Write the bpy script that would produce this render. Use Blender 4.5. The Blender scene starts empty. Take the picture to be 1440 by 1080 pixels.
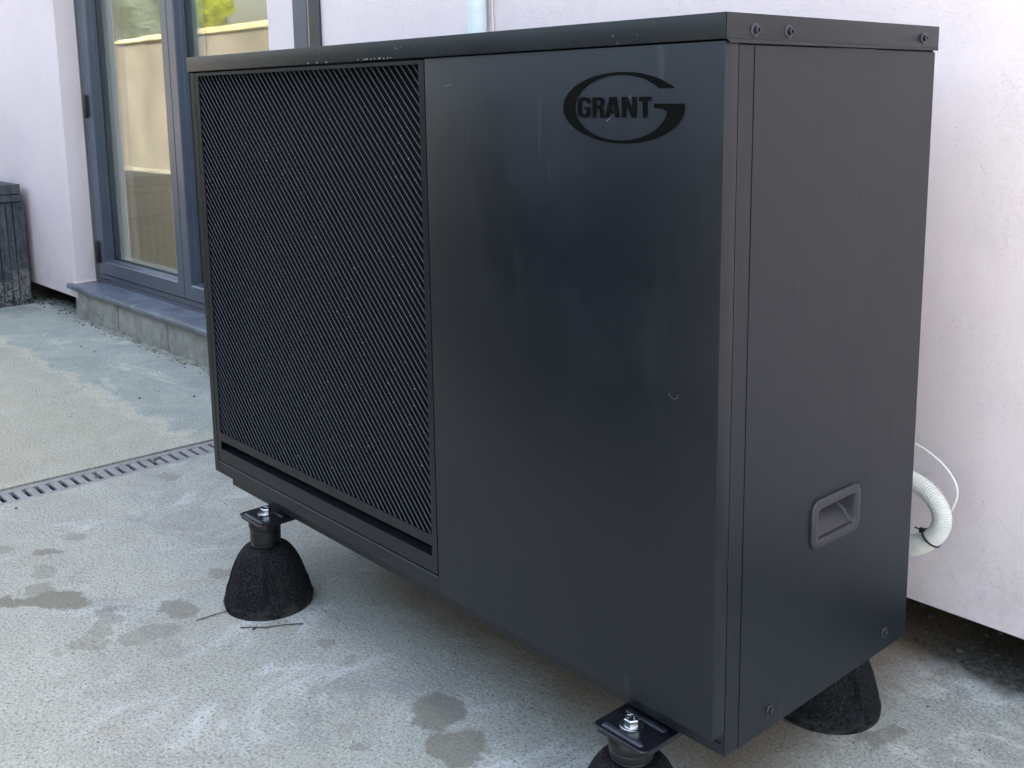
import bpy, bmesh, math, random
from mathutils import Vector, Matrix, noise
from mathutils.geometry import tessellate_polygon

rnd = random.Random(7)
scene = bpy.context.scene
col = scene.collection

# ------------------------------------------------------------------ camera
cam_data = bpy.data.cameras.new("camera")
cam = bpy.data.objects.new("camera", cam_data)
col.objects.link(cam)
scene.camera = cam
cam_data.sensor_fit = 'HORIZONTAL'
cam_data.sensor_width = 36.0
cam_data.lens = 37.037
cam_data.shift_x = -0.00638
cam_data.shift_y = -0.10242
cam_data.clip_start = 0.05
cam_data.clip_end = 400.0
right = Vector((0.6682721, 0.7437974, -0.0133351))
up = Vector((-0.1171580, 0.1229298, 0.9854757))
back = Vector((0.7346335, -0.6570036, 0.1692924))
cm = Matrix((right, up, back)).transposed().to_4x4()
cm.translation = Vector((2.1367191, -0.9925835, 1.0470244))
cam.matrix_world = cm

# ------------------------------------------------------------------ light
SUN_EL, SUN_AZ = math.radians(49.0), math.radians(-6.0)   # azimuth measured from +Y (behind the house)
world = bpy.data.worlds.new("World")
scene.world = world
world.use_nodes = True
wn = world.node_tree.nodes
bg = wn["Background"]
sky = wn.new("ShaderNodeTexSky")
sky.sky_type = 'NISHITA'
sky.sun_disc = False
sky.sun_elevation = SUN_EL
sky.sun_rotation = -SUN_AZ
sky.air_density = 1.0
sky.dust_density = 7.0
sky.ozone_density = 0.0
tint = wn.new("ShaderNodeMix"); tint.data_type = 'RGBA'; tint.blend_type = 'MULTIPLY'
tint.inputs[0].default_value = 1.0
tint.inputs[7].default_value = (1.09, 1.0, 0.87, 1.0)      # camera white balance, the same over the whole sky
world.node_tree.links.new(sky.outputs[0], tint.inputs[6])
world.node_tree.links.new(tint.outputs[2], bg.inputs[0])
bg.inputs[1].default_value = 0.15

sun_data = bpy.data.lights.new("sun", 'SUN')
sun_data.energy = 2.3
sun_data.angle = math.radians(0.53)
sun_data.color = (1.0, 0.93, 0.82)
sun = bpy.data.objects.new("sun", sun_data)
col.objects.link(sun)
sd = Vector((math.sin(SUN_AZ) * math.cos(SUN_EL), math.cos(SUN_AZ) * math.cos(SUN_EL), math.sin(SUN_EL)))
sun.rotation_euler = sd.to_track_quat('Z', 'Y').to_euler()
sun.location = sd * 20

scene.view_settings.view_transform = 'Standard'
scene.view_settings.look = 'None'
scene.view_settings.exposure = 2.93
scene.view_settings.gamma = 1.0
scene.render.engine = 'CYCLES'
scene.cycles.use_denoising = True
scene.cycles.max_bounces = 8
scene.cycles.glossy_bounces = 5
scene.cycles.transparent_max_bounces = 16
scene.cycles.sample_clamp_indirect = 6.0

# ------------------------------------------------------------------ helpers
def tag(o, label=None, cat=None, group=None, kind=None):
    if label: o['label'] = label
    if cat: o['category'] = cat
    if group: o['group'] = group
    if kind: o['kind'] = kind
    return o

def empty(name, loc, label=None, cat=None, group=None):
    o = bpy.data.objects.new(name, None)
    col.objects.link(o)
    o.location = loc
    o.empty_display_size = 0.1
    return tag(o, label, cat, group)

def wloc(o):
    v = Vector((0, 0, 0))
    while o is not None:
        v += o.location
        o = o.parent
    return v

class MB:
    """collects world-space shapes; build() links them as one mesh object"""
    def __init__(self):
        self.bm = bmesh.new()
    def _new(self, vs, fs):
        bv = [self.bm.verts.new(v) for v in vs]
        out = []
        for f in fs:
            out.append(self.bm.faces.new([bv[i] for i in f]))
        return bv, out
    def box(self, x0, x1, y0, y1, z0, z1, bev=0.0, seg=1):
        vs = [(x0,y0,z0),(x1,y0,z0),(x1,y1,z0),(x0,y1,z0),(x0,y0,z1),(x1,y0,z1),(x1,y1,z1),(x0,y1,z1)]
        fs = [(0,3,2,1),(4,5,6,7),(0,1,5,4),(1,2,6,5),(2,3,7,6),(3,0,4,7)]
        bv, bf = self._new(vs, fs)
        if bev > 0:
            es = list({e for f in bf for e in f.edges})
            bmesh.ops.bevel(self.bm, geom=es, offset=bev, segments=seg, affect='EDGES', profile=0.6)
        return self
    def quad(self, a, b, c, d):
        self._new([a, b, c, d], [(0, 1, 2, 3)])
        return self
    def grid(self, x0, x1, y0, y1, nx, ny, fz):
        vs, fs = [], []
        for j in range(ny + 1):
            for i in range(nx + 1):
                x = x0 + (x1 - x0) * i / nx; y = y0 + (y1 - y0) * j / ny
                vs.append((x, y, fz(x, y)))
        for j in range(ny):
            for i in range(nx):
                a = j * (nx + 1) + i
                fs.append((a, a + 1, a + nx + 2, a + nx + 1))
        self._new(vs, fs)
        return self
    def rings(self, rings, cap0=True, cap1=True, closed=True):
        n = len(rings[0]); vs = [v for r in rings for v in r]; fs = []
        for k in range(len(rings) - 1):
            for i in range(n):
                j = (i + 1) % n
                if not closed and j == 0: continue
                fs.append((k*n+i, k*n+j, (k+1)*n+j, (k+1)*n+i))
        if cap0: fs.append(tuple(range(n - 1, -1, -1)))
        if cap1: fs.append(tuple((len(rings)-1)*n + i for i in range(n)))
        self._new(vs, fs)
        return self
    def lathe(self, cx, cy, prof, n=32, fr=None, cap0=True, cap1=True, axis='z'):
        rs = []
        for (r, h) in prof:
            ring = []
            for i in range(n):
                t = 2 * math.pi * i / n
                rr = fr(r, h, t) if fr else r
                if axis == 'z': ring.append((cx + rr*math.cos(t), cy + rr*math.sin(t), h))
                else: ring.append((h, cx + rr*math.cos(t), cy + rr*math.sin(t)))   # along +x, (cx,cy) = (y,z)
            rs.append(ring)
        return self.rings(rs, cap0, cap1)
    def tube(self, pts, r, n=10, rf=None, cap=True):
        pts = [Vector(p) for p in pts]
        rs = []; prev = None
        for k, p in enumerate(pts):
            d = (pts[min(k+1, len(pts)-1)] - pts[max(k-1, 0)]).normalized()
            if prev is None:
                a = d.orthogonal().normalized()
            else:
                a = (prev - d * prev.dot(d)).normalized()
            prev = a
            b = d.cross(a)
            rr = rf(k) if rf else r
            rs.append([tuple(p + (a*math.cos(2*math.pi*i/n) + b*math.sin(2*math.pi*i/n)) * rr) for i in range(n)])
        return self.rings(rs, cap, cap)
    def prism_xz(self, loops, y0, y1):
        """outline (first loop) with holes in the xz plane, from y0 (front) to y1"""
        flat = [p for l in loops for p in l]
        tris = tessellate_polygon([[Vector((x, z, 0)) for x, z in l] for l in loops])
        n = len(flat)
        vs = [(x, y0, z) for x, z in flat] + [(x, y1, z) for x, z in flat]
        fs = []
        for t in tris:
            fs.append(tuple(t)); fs.append(tuple(i + n for i in reversed(t)))
        k = 0
        for l in loops:
            m = len(l)
            for i in range(m):
                j = (i + 1) % m
                fs.append((k+i, k+j, k+j+n, k+i+n))
            k += m
        self._new(vs, fs)
        return self
    def sphere(self, c, rx, ry, rz, u=8, v=5):
        rs = []
        for j in range(1, v):
            p = math.pi * j / v
            rs.append([(c[0] + rx*math.sin(p)*math.cos(2*math.pi*i/u), c[1] + ry*math.sin(p)*math.sin(2*math.pi*i/u), c[2] - rz*math.cos(p)) for i in range(u)])
        return self.rings(rs)
    def stone(self, c, r, flat=0.7):
        a = rnd.random()*6; n = 6
        rs = []
        for j, (s, h) in enumerate(((0.7, 0.0), (1.0, 0.35), (0.8, 0.8), (0.35, 1.0))):
            rs.append([(c[0] + r*s*rnd.uniform(.8,1.2)*math.cos(a+2*math.pi*i/n), c[1] + r*s*rnd.uniform(.8,1.2)*math.sin(a+2*math.pi*i/n), c[2] + r*flat*2*h*rnd.uniform(.85,1.1)) for i in range(n)])
        return self.rings(rs)
    def build(self, name, mat, parent=None, smooth=None):
        bm = self.bm
        bmesh.ops.recalc_face_normals(bm, faces=bm.faces)
        if smooth is not None:
            lim = math.radians(smooth)
            for f in bm.faces: f.smooth = True
            for e in bm.edges:
                if len(e.link_faces) == 2:
                    if e.calc_face_angle(0.0) > lim: e.smooth = False
                else: e.smooth = False
        me = bpy.data.meshes.new(name)
        if parent is not None:
            bmesh.ops.translate(bm, verts=bm.verts, vec=-wloc(parent))
            loc = Vector((0, 0, 0))
        else:
            xs = [v.co.x for v in bm.verts]; ys = [v.co.y for v in bm.verts]; zs = [v.co.z for v in bm.verts]
            loc = Vector(((min(xs)+max(xs))/2, (min(ys)+max(ys))/2, min(zs)))
            bmesh.ops.translate(bm, verts=bm.verts, vec=-loc)
        bm.to_mesh(me); bm.free()
        me.materials.append(mat)
        o = bpy.data.objects.new(name, me)
        col.objects.link(o)
        o.parent = parent
        o.location = loc
        return o

# ------------------------------------------------------------------ material helpers
class NT:
    def __init__(self, name, base=(0.5,0.5,0.5), rough=0.5, metal=0.0, spec=0.5):
        self.m = bpy.data.materials.new(name)
        self.m.use_nodes = True
        self.t = self.m.node_tree
        self.n = self.t.nodes
        self.b = self.n["Principled BSDF"]
        self.b.inputs["Base Color"].default_value = (*base, 1)
        self.b.inputs["Roughness"].default_value = rough
        self.b.inputs["Metallic"].default_value = metal
        self.b.inputs["Specular IOR Level"].default_value = spec
        self._pos = None
    def link(self, a, b): self.t.links.new(a, b)
    def pos(self):
        if self._pos is None:
            g = self.n.new("ShaderNodeNewGeometry"); self._pos = g.outputs["Position"]
        return self._pos
    def _in(self, sock, v):
        if hasattr(v, 'links'): self.link(v, sock)
        elif isinstance(v, (tuple, list)):
            if len(sock.default_value) == 4 and len(v) == 3: v = (*v, 1)
            sock.default_value = v
        else: sock.default_value = v
    def math(self, op, a, b=0.0, c=None, clamp=False):
        m = self.n.new("ShaderNodeMath"); m.operation = op; m.use_clamp = clamp
        self._in(m.inputs[0], a); self._in(m.inputs[1], b)
        if c is not None: self._in(m.inputs[2], c)
        return m.outputs[0]
    def noise(self, scale, detail=3, rough=0.5, dist=0.0, vec=None, lo=None, hi=None, stretch=None):
        v = vec if vec is not None else self.pos()
        if stretch:
            mp = self.n.new("ShaderNodeVectorMath"); mp.operation = 'MULTIPLY'
            self.link(v, mp.inputs[0]); mp.inputs[1].default_value = stretch; v = mp.outputs[0]
        t = self.n.new("ShaderNodeTexNoise")
        self.link(v, t.inputs["Vector"])
        t.inputs["Scale"].default_value = scale; t.inputs["Detail"].default_value = detail
        t.inputs["Roughness"].default_value = rough; t.inputs["Distortion"].default_value = dist
        o = t.outputs["Fac"]
        if lo is not None: o = self.ramp(o, lo, hi)
        return o
    def voro(self, scale, feature='F1', rnd_=1.0, out="Distance", stretch=None):
        v = self.pos()
        if stretch:
            mp = self.n.new("ShaderNodeVectorMath"); mp.operation = 'MULTIPLY'
            self.link(v, mp.inputs[0]); mp.inputs[1].default_value = stretch; v = mp.outputs[0]
        t = self.n.new("ShaderNodeTexVoronoi"); t.feature = feature
        self.link(v, t.inputs["Vector"])
        t.inputs["Scale"].default_value = scale; t.inputs["Randomness"].default_value = rnd_
        return t.outputs[out]
    def ramp(self, f, lo, hi, a=0.0, b=1.0):
        m = self.n.new("ShaderNodeMapRange"); m.interpolation_type = 'SMOOTHSTEP'
        self._in(m.inputs[0], f)
        m.inputs[1].default_value = lo; m.inputs[2].default_value = hi
        m.inputs[3].default_value = a; m.inputs[4].default_value = b
        return m.outputs[0]
    def mix(self, f, a, b, blend='MIX'):
        m = self.n.new("ShaderNodeMix"); m.data_type = 'RGBA'; m.blend_type = blend
        self._in(m.inputs[0], f); self._in(m.inputs[6], a); self._in(m.inputs[7], b)
        return m.outputs[2]
    def xyz(self):
        s = self.n.new("ShaderNodeSeparateXYZ"); self.link(self.pos(), s.inputs[0])
        return s.outputs
    def color(self, c): self._in(self.b.inputs["Base Color"], c)
    def rough(self, r): self._in(self.b.inputs["Roughness"], r)
    def bump(self, h, strength=0.3, dist=0.002, prev=None):
        b = self.n.new("ShaderNodeBump")
        self._in(b.inputs["Height"], h)
        b.inputs["Strength"].default_value = strength; b.inputs["Distance"].default_value = dist
        if prev is not None: self.link(prev, b.inputs["Normal"])
        self.link(b.outputs[0], self.b.inputs["Normal"])
        return b.outputs[0]

def simple(name, base, rough=0.5, metal=0.0, spec=0.5, var=0.0, nscale=40, bump=0.0, bscale=300, bdist=0.001):
    m = NT(name, base, rough, metal, spec)
    if var > 0:
        n = m.noise(nscale, 4, 0.6, lo=0.3, hi=0.7)
        m.color(m.mix(n, tuple(c*(1-var) for c in base), tuple(min(1, c*(1+var)) for c in base)))
    if bump > 0:
        m.bump(m.noise(bscale, 3, 0.6), bump, bdist)
    return m.m

# --- powder-coated anthracite sheet of the unit
def paint(name, base, rough, dusty=1.0):
    m = NT(name, base, rough, 0.0, 0.45)
    streak = m.noise(9, 4, 0.6, 0.3, stretch=(3.0, 3.0, 0.6), lo=0.5, hi=0.85)
    cloud = m.noise(5, 4, 0.6, 0.5, lo=0.35, hi=0.75)
    speck = m.ramp(m.voro(420), 0.05, 0.02)
    rare = m.noise(9, 2, 0.5, lo=0.56, hi=0.66)
    sp = m.math('MULTIPLY', speck, rare)
    dust = m.math('MULTIPLY', m.math('ADD', m.math('MULTIPLY', streak, 0.55), m.math('MULTIPLY', cloud, 0.6)), 0.35*dusty, clamp=True)
    c = m.mix(dust, base, (base[0]*1.5+0.005, base[1]*1.5+0.0055, base[2]*1.5+0.006))
    c = m.mix(m.math('MULTIPLY', sp, 0.4), c, (0.16, 0.17, 0.18))
    # light scuffs in thin slanting lines
    sc = m.ramp(m.noise(30, 2, 0.4, 1.5, stretch=(1.0, 1.0, 0.12)), 0.745, 0.76)
    c = m.mix(m.math('MULTIPLY', sc, 0.12*dusty), c, (0.08, 0.09, 0.10))
    # dark dribbles
    dk = m.math('MULTIPLY', m.ramp(m.noise(60, 2, 0.5, stretch=(1, 1, 0.45)), 0.70, 0.76), 0.6*dusty)
    c = m.mix(dk, c, (0.006, 0.007, 0.009))
    m.color(c)
    m.rough(m.math('ADD', rough - 0.03, m.math('MULTIPLY', dust, 0.35)))
    b = m.bump(m.noise(1400, 2, 0.5), 0.10, 0.0004)
    m.bump(m.noise(3.5, 2, 0.5), 0.12, 0.006, prev=b)
    return m.m

M = {}
M['paint'] = paint('anthracite_powder_coat', (0.0028, 0.0055, 0.0100), 0.40)
M['paint_frame'] = paint('anthracite_powder_coat_frame', (0.0060, 0.0088, 0.0125), 0.42, 0.7)
M['slat'] = NT('grille_paint', (0.030, 0.038, 0.048), 0.38).m
M['dark'] = simple('dark_inside', (0.004, 0.0045, 0.006), 0.9, spec=0.1)
M['gloss_black'] = simple('gloss_black_badge', (0.003, 0.0032, 0.004), 0.16)
M['handle'] = simple('moulded_grey_plastic', (0.024, 0.025, 0.033), 0.42, bump=0.08, bscale=900, bdist=0.0004)
M['screw'] = simple('black_zinc_screw', (0.012, 0.014, 0.024), 0.28, spec=0.6, bump=0.1)
M['bracket'] = simple('black_gloss_bracket', (0.009, 0.010, 0.014), 0.24, bump=0.15, bscale=120, bdist=0.0006)
M['rib'] = simple('lighter_bracket_rib', (0.03, 0.035, 0.05), 0.3, var=0.3)  # lighter than the rail, tone varies at random
M['zinc'] = simple('zinc_plated_steel', (0.62, 0.66, 0.68), 0.24, 1.0, var=0.15, nscale=200, bump=0.1, bscale=500)
M['drop'] = simple('water_bead', (0.13, 0.15, 0.17), 0.08)
M['scuff'] = simple('light_scuff', (0.16, 0.17, 0.17), 0.6)
M['bed'] = simple('added_dark_soil', (0.028, 0.024, 0.018), 0.95, var=0.4, nscale=20, bump=0.8, bscale=40, bdist=0.01)  # for the unseen bed added to darken the front
M['fleck'] = simple('pale_fleck', (0.45, 0.45, 0.43), 0.7)

def rubber():
    m = NT('recycled_rubber', (0.012, 0.0125, 0.014), 0.8, 0, 0.2)
    v = m.voro(420)
    g = m.noise(330, 4, 0.8, lo=0.47, hi=0.64)
    c = m.mix(g, (0.0018, 0.002, 0.0026), (0.018, 0.020, 0.024))
    vc = m.n.new("ShaderNodeSeparateXYZ"); m.link(m.voro(430, out="Color"), vc.inputs[0])
    c = m.mix(m.math('MULTIPLY', m.ramp(vc.outputs[0], 0.70, 0.98), 0.7), c, (0.032, 0.036, 0.040))
    dust = m.noise(28, 4, 0.65, 0.6, lo=0.56, hi=0.8)
    z = m.xyz()[2]
    low = m.ramp(z, 0.03, 0.0)
    c = m.mix(m.math('MULTIPLY', dust, 0.25), c, (0.06, 0.06, 0.06))
    c = m.mix(m.math('MULTIPLY', m.math('MULTIPLY', low, m.noise(60, 3, lo=0.35, hi=0.7)), 0.4), c, (0.10, 0.10, 0.09))
    sp = m.math('MULTIPLY', m.ramp(m.voro(200), 0.13, 0.06), m.noise(40, 2, lo=0.5, hi=0.6))
    c = m.mix(m.math('MULTIPLY', sp, 0.6), c, (0.16, 0.16, 0.16))
    m.color(c)
    m.bump(m.math('ADD', v, m.noise(500, 3, 0.7)), 0.6, 0.0012)
    return m.m
M['rubber'] = rubber()
M['collar'] = simple('black_plastic_collar', (0.004, 0.004, 0.005), 0.4, var=0.3, nscale=80, bump=0.2, bscale=400)

# --- pink textured render
def render_wall(name, base, coarse=1.0):
    m = NT(name, base, 0.75, 0, 0.25)
    cl = m.noise(1.6, 4, 0.6, lo=0.3, hi=0.7)
    c = m.mix(cl, tuple(x*0.98 for x in base), tuple(min(0.9, x*1.015) for x in base))
    z = m.xyz()[2]
    low = m.math('MULTIPLY', m.ramp(z, 0.35, 0.09), m.noise(12, 5, 0.7, lo=0.35, hi=0.75))
    c = m.mix(m.math('MULTIPLY', low, 0.35), c, (0.36, 0.31, 0.28))
    wob = m.noise(24, 3, 0.5, stretch=(1.0, 1.0, 0.6))
    rid = m.ramp(m.noise(240, 3, 0.6, 0.8, stretch=(0.8, 1.0, 1.0)), 0.50, 0.68)
    nib = m.math('MULTIPLY', m.ramp(m.voro(170), 0.22, 0.08), m.noise(80, 2, lo=0.46, hi=0.58))
    patch = m.noise(4, 2, lo=0.38, hi=0.62)
    h = m.math('ADD', m.math('MULTIPLY', rid, m.math('ADD', m.math('MULTIPLY', patch, 0.35), 0.12)), m.math('MULTIPLY', nib, 1.0))
    fine = m.noise(900, 2, 0.6)
    b = m.bump(m.math('ADD', h, m.math('MULTIPLY', fine, 0.15)), 0.6*coarse, 0.0028)
    m.bump(wob, 0.3, 0.01, prev=b)
    m.color(c)
    return m.m
M['wall'] = render_wall('pink_textured_render', (0.84, 0.738, 0.755))
M['reveal'] = render_wall('pink_smooth_reveal', (0.82, 0.76, 0.78), 0.3)
M['void'] = simple('recess_shade_and_joints', (0.018, 0.016, 0.014), 0.9, var=0.4, nscale=30, bump=0.5, bscale=60, bdist=0.006)  # near-black colour holds the shade of the recess under the wall; also dark joints
M['sealant'] = simple('olive_sealant', (0.20, 0.19, 0.13), 0.6)
M['upvc'] = simple('blue_grey_joinery', (0.064, 0.080, 0.112), 0.33, var=0.06, nscale=6, bump=0.05, bscale=600, bdist=0.0003)
M['upvc_dark'] = simple('blue_grey_joinery_side', (0.060, 0.075, 0.105), 0.34)
M['inner_white'] = simple('pale_inner_joinery', (0.66, 0.70, 0.70), 0.4)
M['gasket'] = simple('black_rubber_gasket', (0.01, 0.011, 0.013), 0.5)
M['cream'] = simple('cream_sealant', (0.42, 0.36, 0.25), 0.6, var=0.2)
M['pipe'] = simple('pale_blue_white_plastic', (0.66, 0.76, 0.78), 0.35, var=0.05)
M['hose'] = simple('ivory_corrugated_plastic', (0.66, 0.66, 0.62), 0.38, var=0.06, nscale=60)
M['cable'] = simple('white_cable', (0.72, 0.72, 0.70), 0.4)
M['tie'] = simple('black_cable_tie', (0.008, 0.008, 0.009), 0.35)

def sill_mat():
    m = NT('slate_coloured_sill', (0.075, 0.09, 0.12), 0.42)
    a = m.noise(26, 5, 0.7, 1.2, lo=0.5, hi=0.62)
    b = m.noise(90, 3, 0.6, lo=0.45, hi=0.65)
    zone = m.noise(3.0, 2, lo=0.42, hi=0.58)
    f = m.math('MULTIPLY', m.math('MULTIPLY', a, b), m.math('ADD', m.math('MULTIPLY', zone, 1.1), 0.30))
    c = m.mix(m.noise(9, 4, lo=0.35, hi=0.7), (0.085, 0.105, 0.14), (0.14, 0.17, 0.215))
    c = m.mix(f, c, (0.36, 0.42, 0.47))
    m.color(c)
    m.rough(m.math('ADD', 0.34, m.math('MULTIPLY', f, 0.4)))
    m.bump(m.noise(220, 4, 0.6), 0.25, 0.001)
    return m.m
M['sill'] = sill_mat()

def block_mat():
    m = NT('old_concrete_block', (0.36, 0.36, 0.33), 0.9, 0, 0.2)
    a = m.noise(7, 6, 0.65, 0.5, lo=0.3, hi=0.7)
    c = m.mix(a, (0.23, 0.23, 0.21), (0.43, 0.43, 0.39))
    z = m.xyz()[2]
    c = m.mix(m.math('MULTIPLY', m.ramp(z, 0.10, 0.15), 0.5), c, (0.33, 0.28, 0.19))
    c = m.mix(m.math('MULTIPLY', m.noise(18, 4, 0.7, 1.0, lo=0.58, hi=0.72), 0.6), c, (0.11, 0.11, 0.10))
    m.color(c)
    m.bump(m.noise(120, 5, 0.7), 0.5, 0.004)
    return m.m
M['block'] = block_mat()
M['mortar'] = simple('rough_mortar', (0.24, 0.25, 0.21), 0.95, var=0.4, nscale=30, bump=0.8, bscale=120, bdist=0.005)

# --- concrete yard
STAINS = [(-0.266, -0.303, 10.432, 32.144, 22.064, -20.979, 0.5), (-0.172, -0.336, 9.83, 30.403, 26.84, -25.462, 0.6), (-0.097, -0.329, 4.962, 14.727, 17.259, -16.353, 1.0), (-0.161, -0.406, 6.892, 23.268, 25.046, -23.727, 1.0), (0.044, -0.271, 11.802, 30.722, 19.82, -18.75, 0.6), (0.089, -0.31, 21.801, 58.259, 20.941, -19.78, 0.5), (0.123, -0.152, 9.683, 21.33, 17.921, -16.963, 0.7), (0.021, -0.016, 17.945, 36.293, 25.179, -23.934, 0.6), (0.132, -0.347, 10.971, 30.108, 26.513, -25.007, 0.5), (0.121, -0.398, 21.02, 62.035, 45.342, -42.738, 0.4), (0.17, -0.274, 10.092, 24.868, 25.982, -24.52, 0.5), (0.182, -0.22, 9.163, 21.089, 25.309, -23.902, 0.5), (0.252, -0.247, 7.596, 17.424, 22.546, -21.256, 0.25), (-0.413, -0.183, 11.434, 32.529, 34.122, -32.599, 0.5), (-0.464, -0.332, 12.974, 44.69, 35.874, -34.216, 0.5), (0.79, 0.01, 13.792, 17.913, 14.174, -13.289, 0.9), (0.894, -0.028, 12.224, 15.262, 14.666, -13.716, 0.9), (0.775, -0.135, 26.452, 39.755, 41.661, -38.975, 0.6), (0.451, -0.013, 27.299, 44.509, 38.201, -36.03, 0.5), (0.542, -0.012, 29.184, 45.123, 40.793, -38.409, 0.4), (0.72, -0.139, 28.372, 44.434, 51.297, -48.035, 0.3), (1.347, 0.505, 30.155, 16.926, 28.511, -26.686, 0.7), (-0.668, 0.171, 10.48, 23.729, 25.094, -24.234, 0.5), (-0.371, -0.253, 9.2, 27.818, 45.344, -43.235, 0.8)]
def ground_mat():
    m = NT('weathered_concrete', (0.360, 0.382, 0.348), 0.88, 0, 0.25)
    X, Y, Z = m.xyz()
    big = m.noise(1.3, 5, 0.6, 0.4, lo=0.3, hi=0.7)
    mid = m.noise(7, 5, 0.68, 0.6, lo=0.3, hi=0.72)
    fine = m.noise(95, 4, 0.75)
    grit = m.noise(190, 4, 0.8)
    pit = m.noise(150, 3, 0.65)
    cool = m.mix(big, (0.366, 0.397, 0.362), (0.453, 0.480, 0.432))
    c = m.mix(m.math('MULTIPLY', mid, 0.8), cool, (0.340, 0.355, 0.316))
    dkp = m.noise(3.4, 6, 0.7, 0.8, stretch=(0.7, 1.0, 1.0), lo=0.50, hi=0.70)
    c = m.mix(m.math('MULTIPLY', dkp, 0.65), c, (0.225, 0.243, 0.245))
    ltp = m.noise(5.2, 6, 0.7, 1.0, stretch=(1.0, 0.6, 1.0), lo=0.54, hi=0.70)
    c = m.mix(m.math('MULTIPLY', ltp, 0.75), c, (0.582, 0.616, 0.631))
    wsp = m.noise(9, 5, 0.75, 0.6, lo=0.56, hi=0.72)
    c = m.mix(m.math('MULTIPLY', wsp, 0.5), c, (0.340, 0.292, 0.250))
    # older, warmer slab beyond the drain
    wob = m.math('MULTIPLY', m.math('SUBTRACT', m.noise(4.5, 6, 0.72, 0.8), 0.5), 0.34)
    left = m.ramp(X, -0.80, -0.83)
    warm = m.mix(m.noise(3.5, 5, 0.65, 0.8, lo=0.3, hi=0.7), (0.474, 0.465, 0.352), (0.412, 0.397, 0.281))
    warm = m.mix(m.math('MULTIPLY', m.noise(11, 4, 0.7, 1.0, lo=0.56, hi=0.75), 0.6), warm, (0.265, 0.231, 0.165))
    far = m.noise(2.2, 4, 0.6, 1.0, stretch=(0.5, 1, 1), lo=0.45, hi=0.65)
    warm = m.mix(m.math('MULTIPLY', far, 0.55), warm, (0.443, 0.460, 0.394))
    c = m.mix(m.math('MULTIPLY', left, 0.55), c, warm)
    # blue-grey strip along the wall
    yy = m.math('ADD', Y, wob)
    strip = m.math('MULTIPLY', m.ramp(yy, 0.345, 0.395), m.ramp(X, -0.9, -1.0))
    sc = m.mix(m.noise(5, 5, 0.7, 0.8, lo=0.3, hi=0.7), (0.293, 0.335, 0.316), (0.412, 0.456, 0.409))
    sc = m.mix(m.math('MULTIPLY', m.noise(2.4, 4, 0.6, 1.0, stretch=(1, 2.4, 1), lo=0.56, hi=0.68), 0.8), sc, (0.546, 0.584, 0.507))
    c = m.mix(strip, c, sc)
    edge = m.math('MULTIPLY', m.math('MULTIPLY', m.ramp(yy, 0.30, 0.35), m.ramp(yy, 0.385, 0.36)), m.ramp(X, -0.9, -1.0))
    c = m.mix(m.math('MULTIPLY', edge, 0.5), c, (0.576, 0.576, 0.450))
    # pale laitance patches right of the unit
    pr_ = m.math('MULTIPLY', m.ramp(X, 1.22, 1.34), m.ramp(m.noise(10, 6, 0.72, 0.9, stretch=(1, 1.5, 1)), 0.50, 0.62))
    c = m.mix(m.math('MULTIPLY', pr_, 0.65), c, (0.586, 0.618, 0.555))
    dk_ = m.math('MULTIPLY', m.ramp(X, 1.22, 1.34), m.noise(6.5, 6, 0.7, 1.0, stretch=(1, 1.6, 1), lo=0.52, hi=0.7))
    c = m.mix(m.math('MULTIPLY', dk_, 0.4), c, (0.230, 0.244, 0.220))
    # pale speckle and dark pores of exposed aggregate
    c = m.mix(m.ramp(grit, 0.54, 0.66), c, (0.620, 0.642, 0.582))
    c = m.mix(m.math('MULTIPLY', m.ramp(grit, 0.45, 0.36), 0.8), c, (0.170, 0.180, 0.175))
    c = m.mix(m.math('MULTIPLY', m.ramp(pit, 0.555, 0.61), 0.8), c, (0.190, 0.205, 0.200))
    # soil along the foot of the wall, plus painted shade under its edge
    w2 = m.math('MULTIPLY', m.math('SUBTRACT', m.noise(9, 5, 0.7, 0.5), 0.5), 0.10)
    wall_shade = m.math('MULTIPLY', m.ramp(m.math('ADD', Y, w2), 0.745, 0.82), m.ramp(X, -0.3, 0.2))
    shade_col = m.mix(m.noise(60, 4, 0.7, lo=0.4, hi=0.65), (0.060, 0.058, 0.048), (0.130, 0.140, 0.130))
    c = m.mix(wall_shade, c, shade_col)
    soil = m.ramp(m.math('ADD', Y, w2), 0.85, 0.93)
    scol = m.mix(m.noise(120, 3, 0.7, lo=0.35, hi=0.7), (0.030, 0.024, 0.016), (0.100, 0.085, 0.060))
    c = m.mix(soil, c, scol)
    # brown earth washed under the unit
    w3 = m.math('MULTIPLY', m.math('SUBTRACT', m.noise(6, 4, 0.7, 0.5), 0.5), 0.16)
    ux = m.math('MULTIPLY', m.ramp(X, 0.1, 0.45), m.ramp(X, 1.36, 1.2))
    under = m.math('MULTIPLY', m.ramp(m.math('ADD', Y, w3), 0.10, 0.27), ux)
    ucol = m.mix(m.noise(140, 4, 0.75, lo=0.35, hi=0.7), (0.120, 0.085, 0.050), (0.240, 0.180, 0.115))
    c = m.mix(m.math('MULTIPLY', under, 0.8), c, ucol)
    # damp spots
    nx = m.n.new("ShaderNodeTexNoise"); m.link(m.pos(), nx.inputs["Vector"])
    nx.inputs["Scale"].default_value = 16; nx.inputs["Detail"].default_value = 5; nx.inputs["Roughness"].default_value = 0.65
    off = m.n.new("ShaderNodeVectorMath"); off.operation = 'SUBTRACT'; m.link(nx.outputs["Color"], off.inputs[0]); off.inputs[1].default_value = (0.500, 0.500, 0.500)
    offs = m.n.new("ShaderNodeVectorMath"); offs.operation = 'SCALE'; m.link(off.outputs[0], offs.inputs[0]); offs.inputs[3].default_value = 0.10
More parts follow.
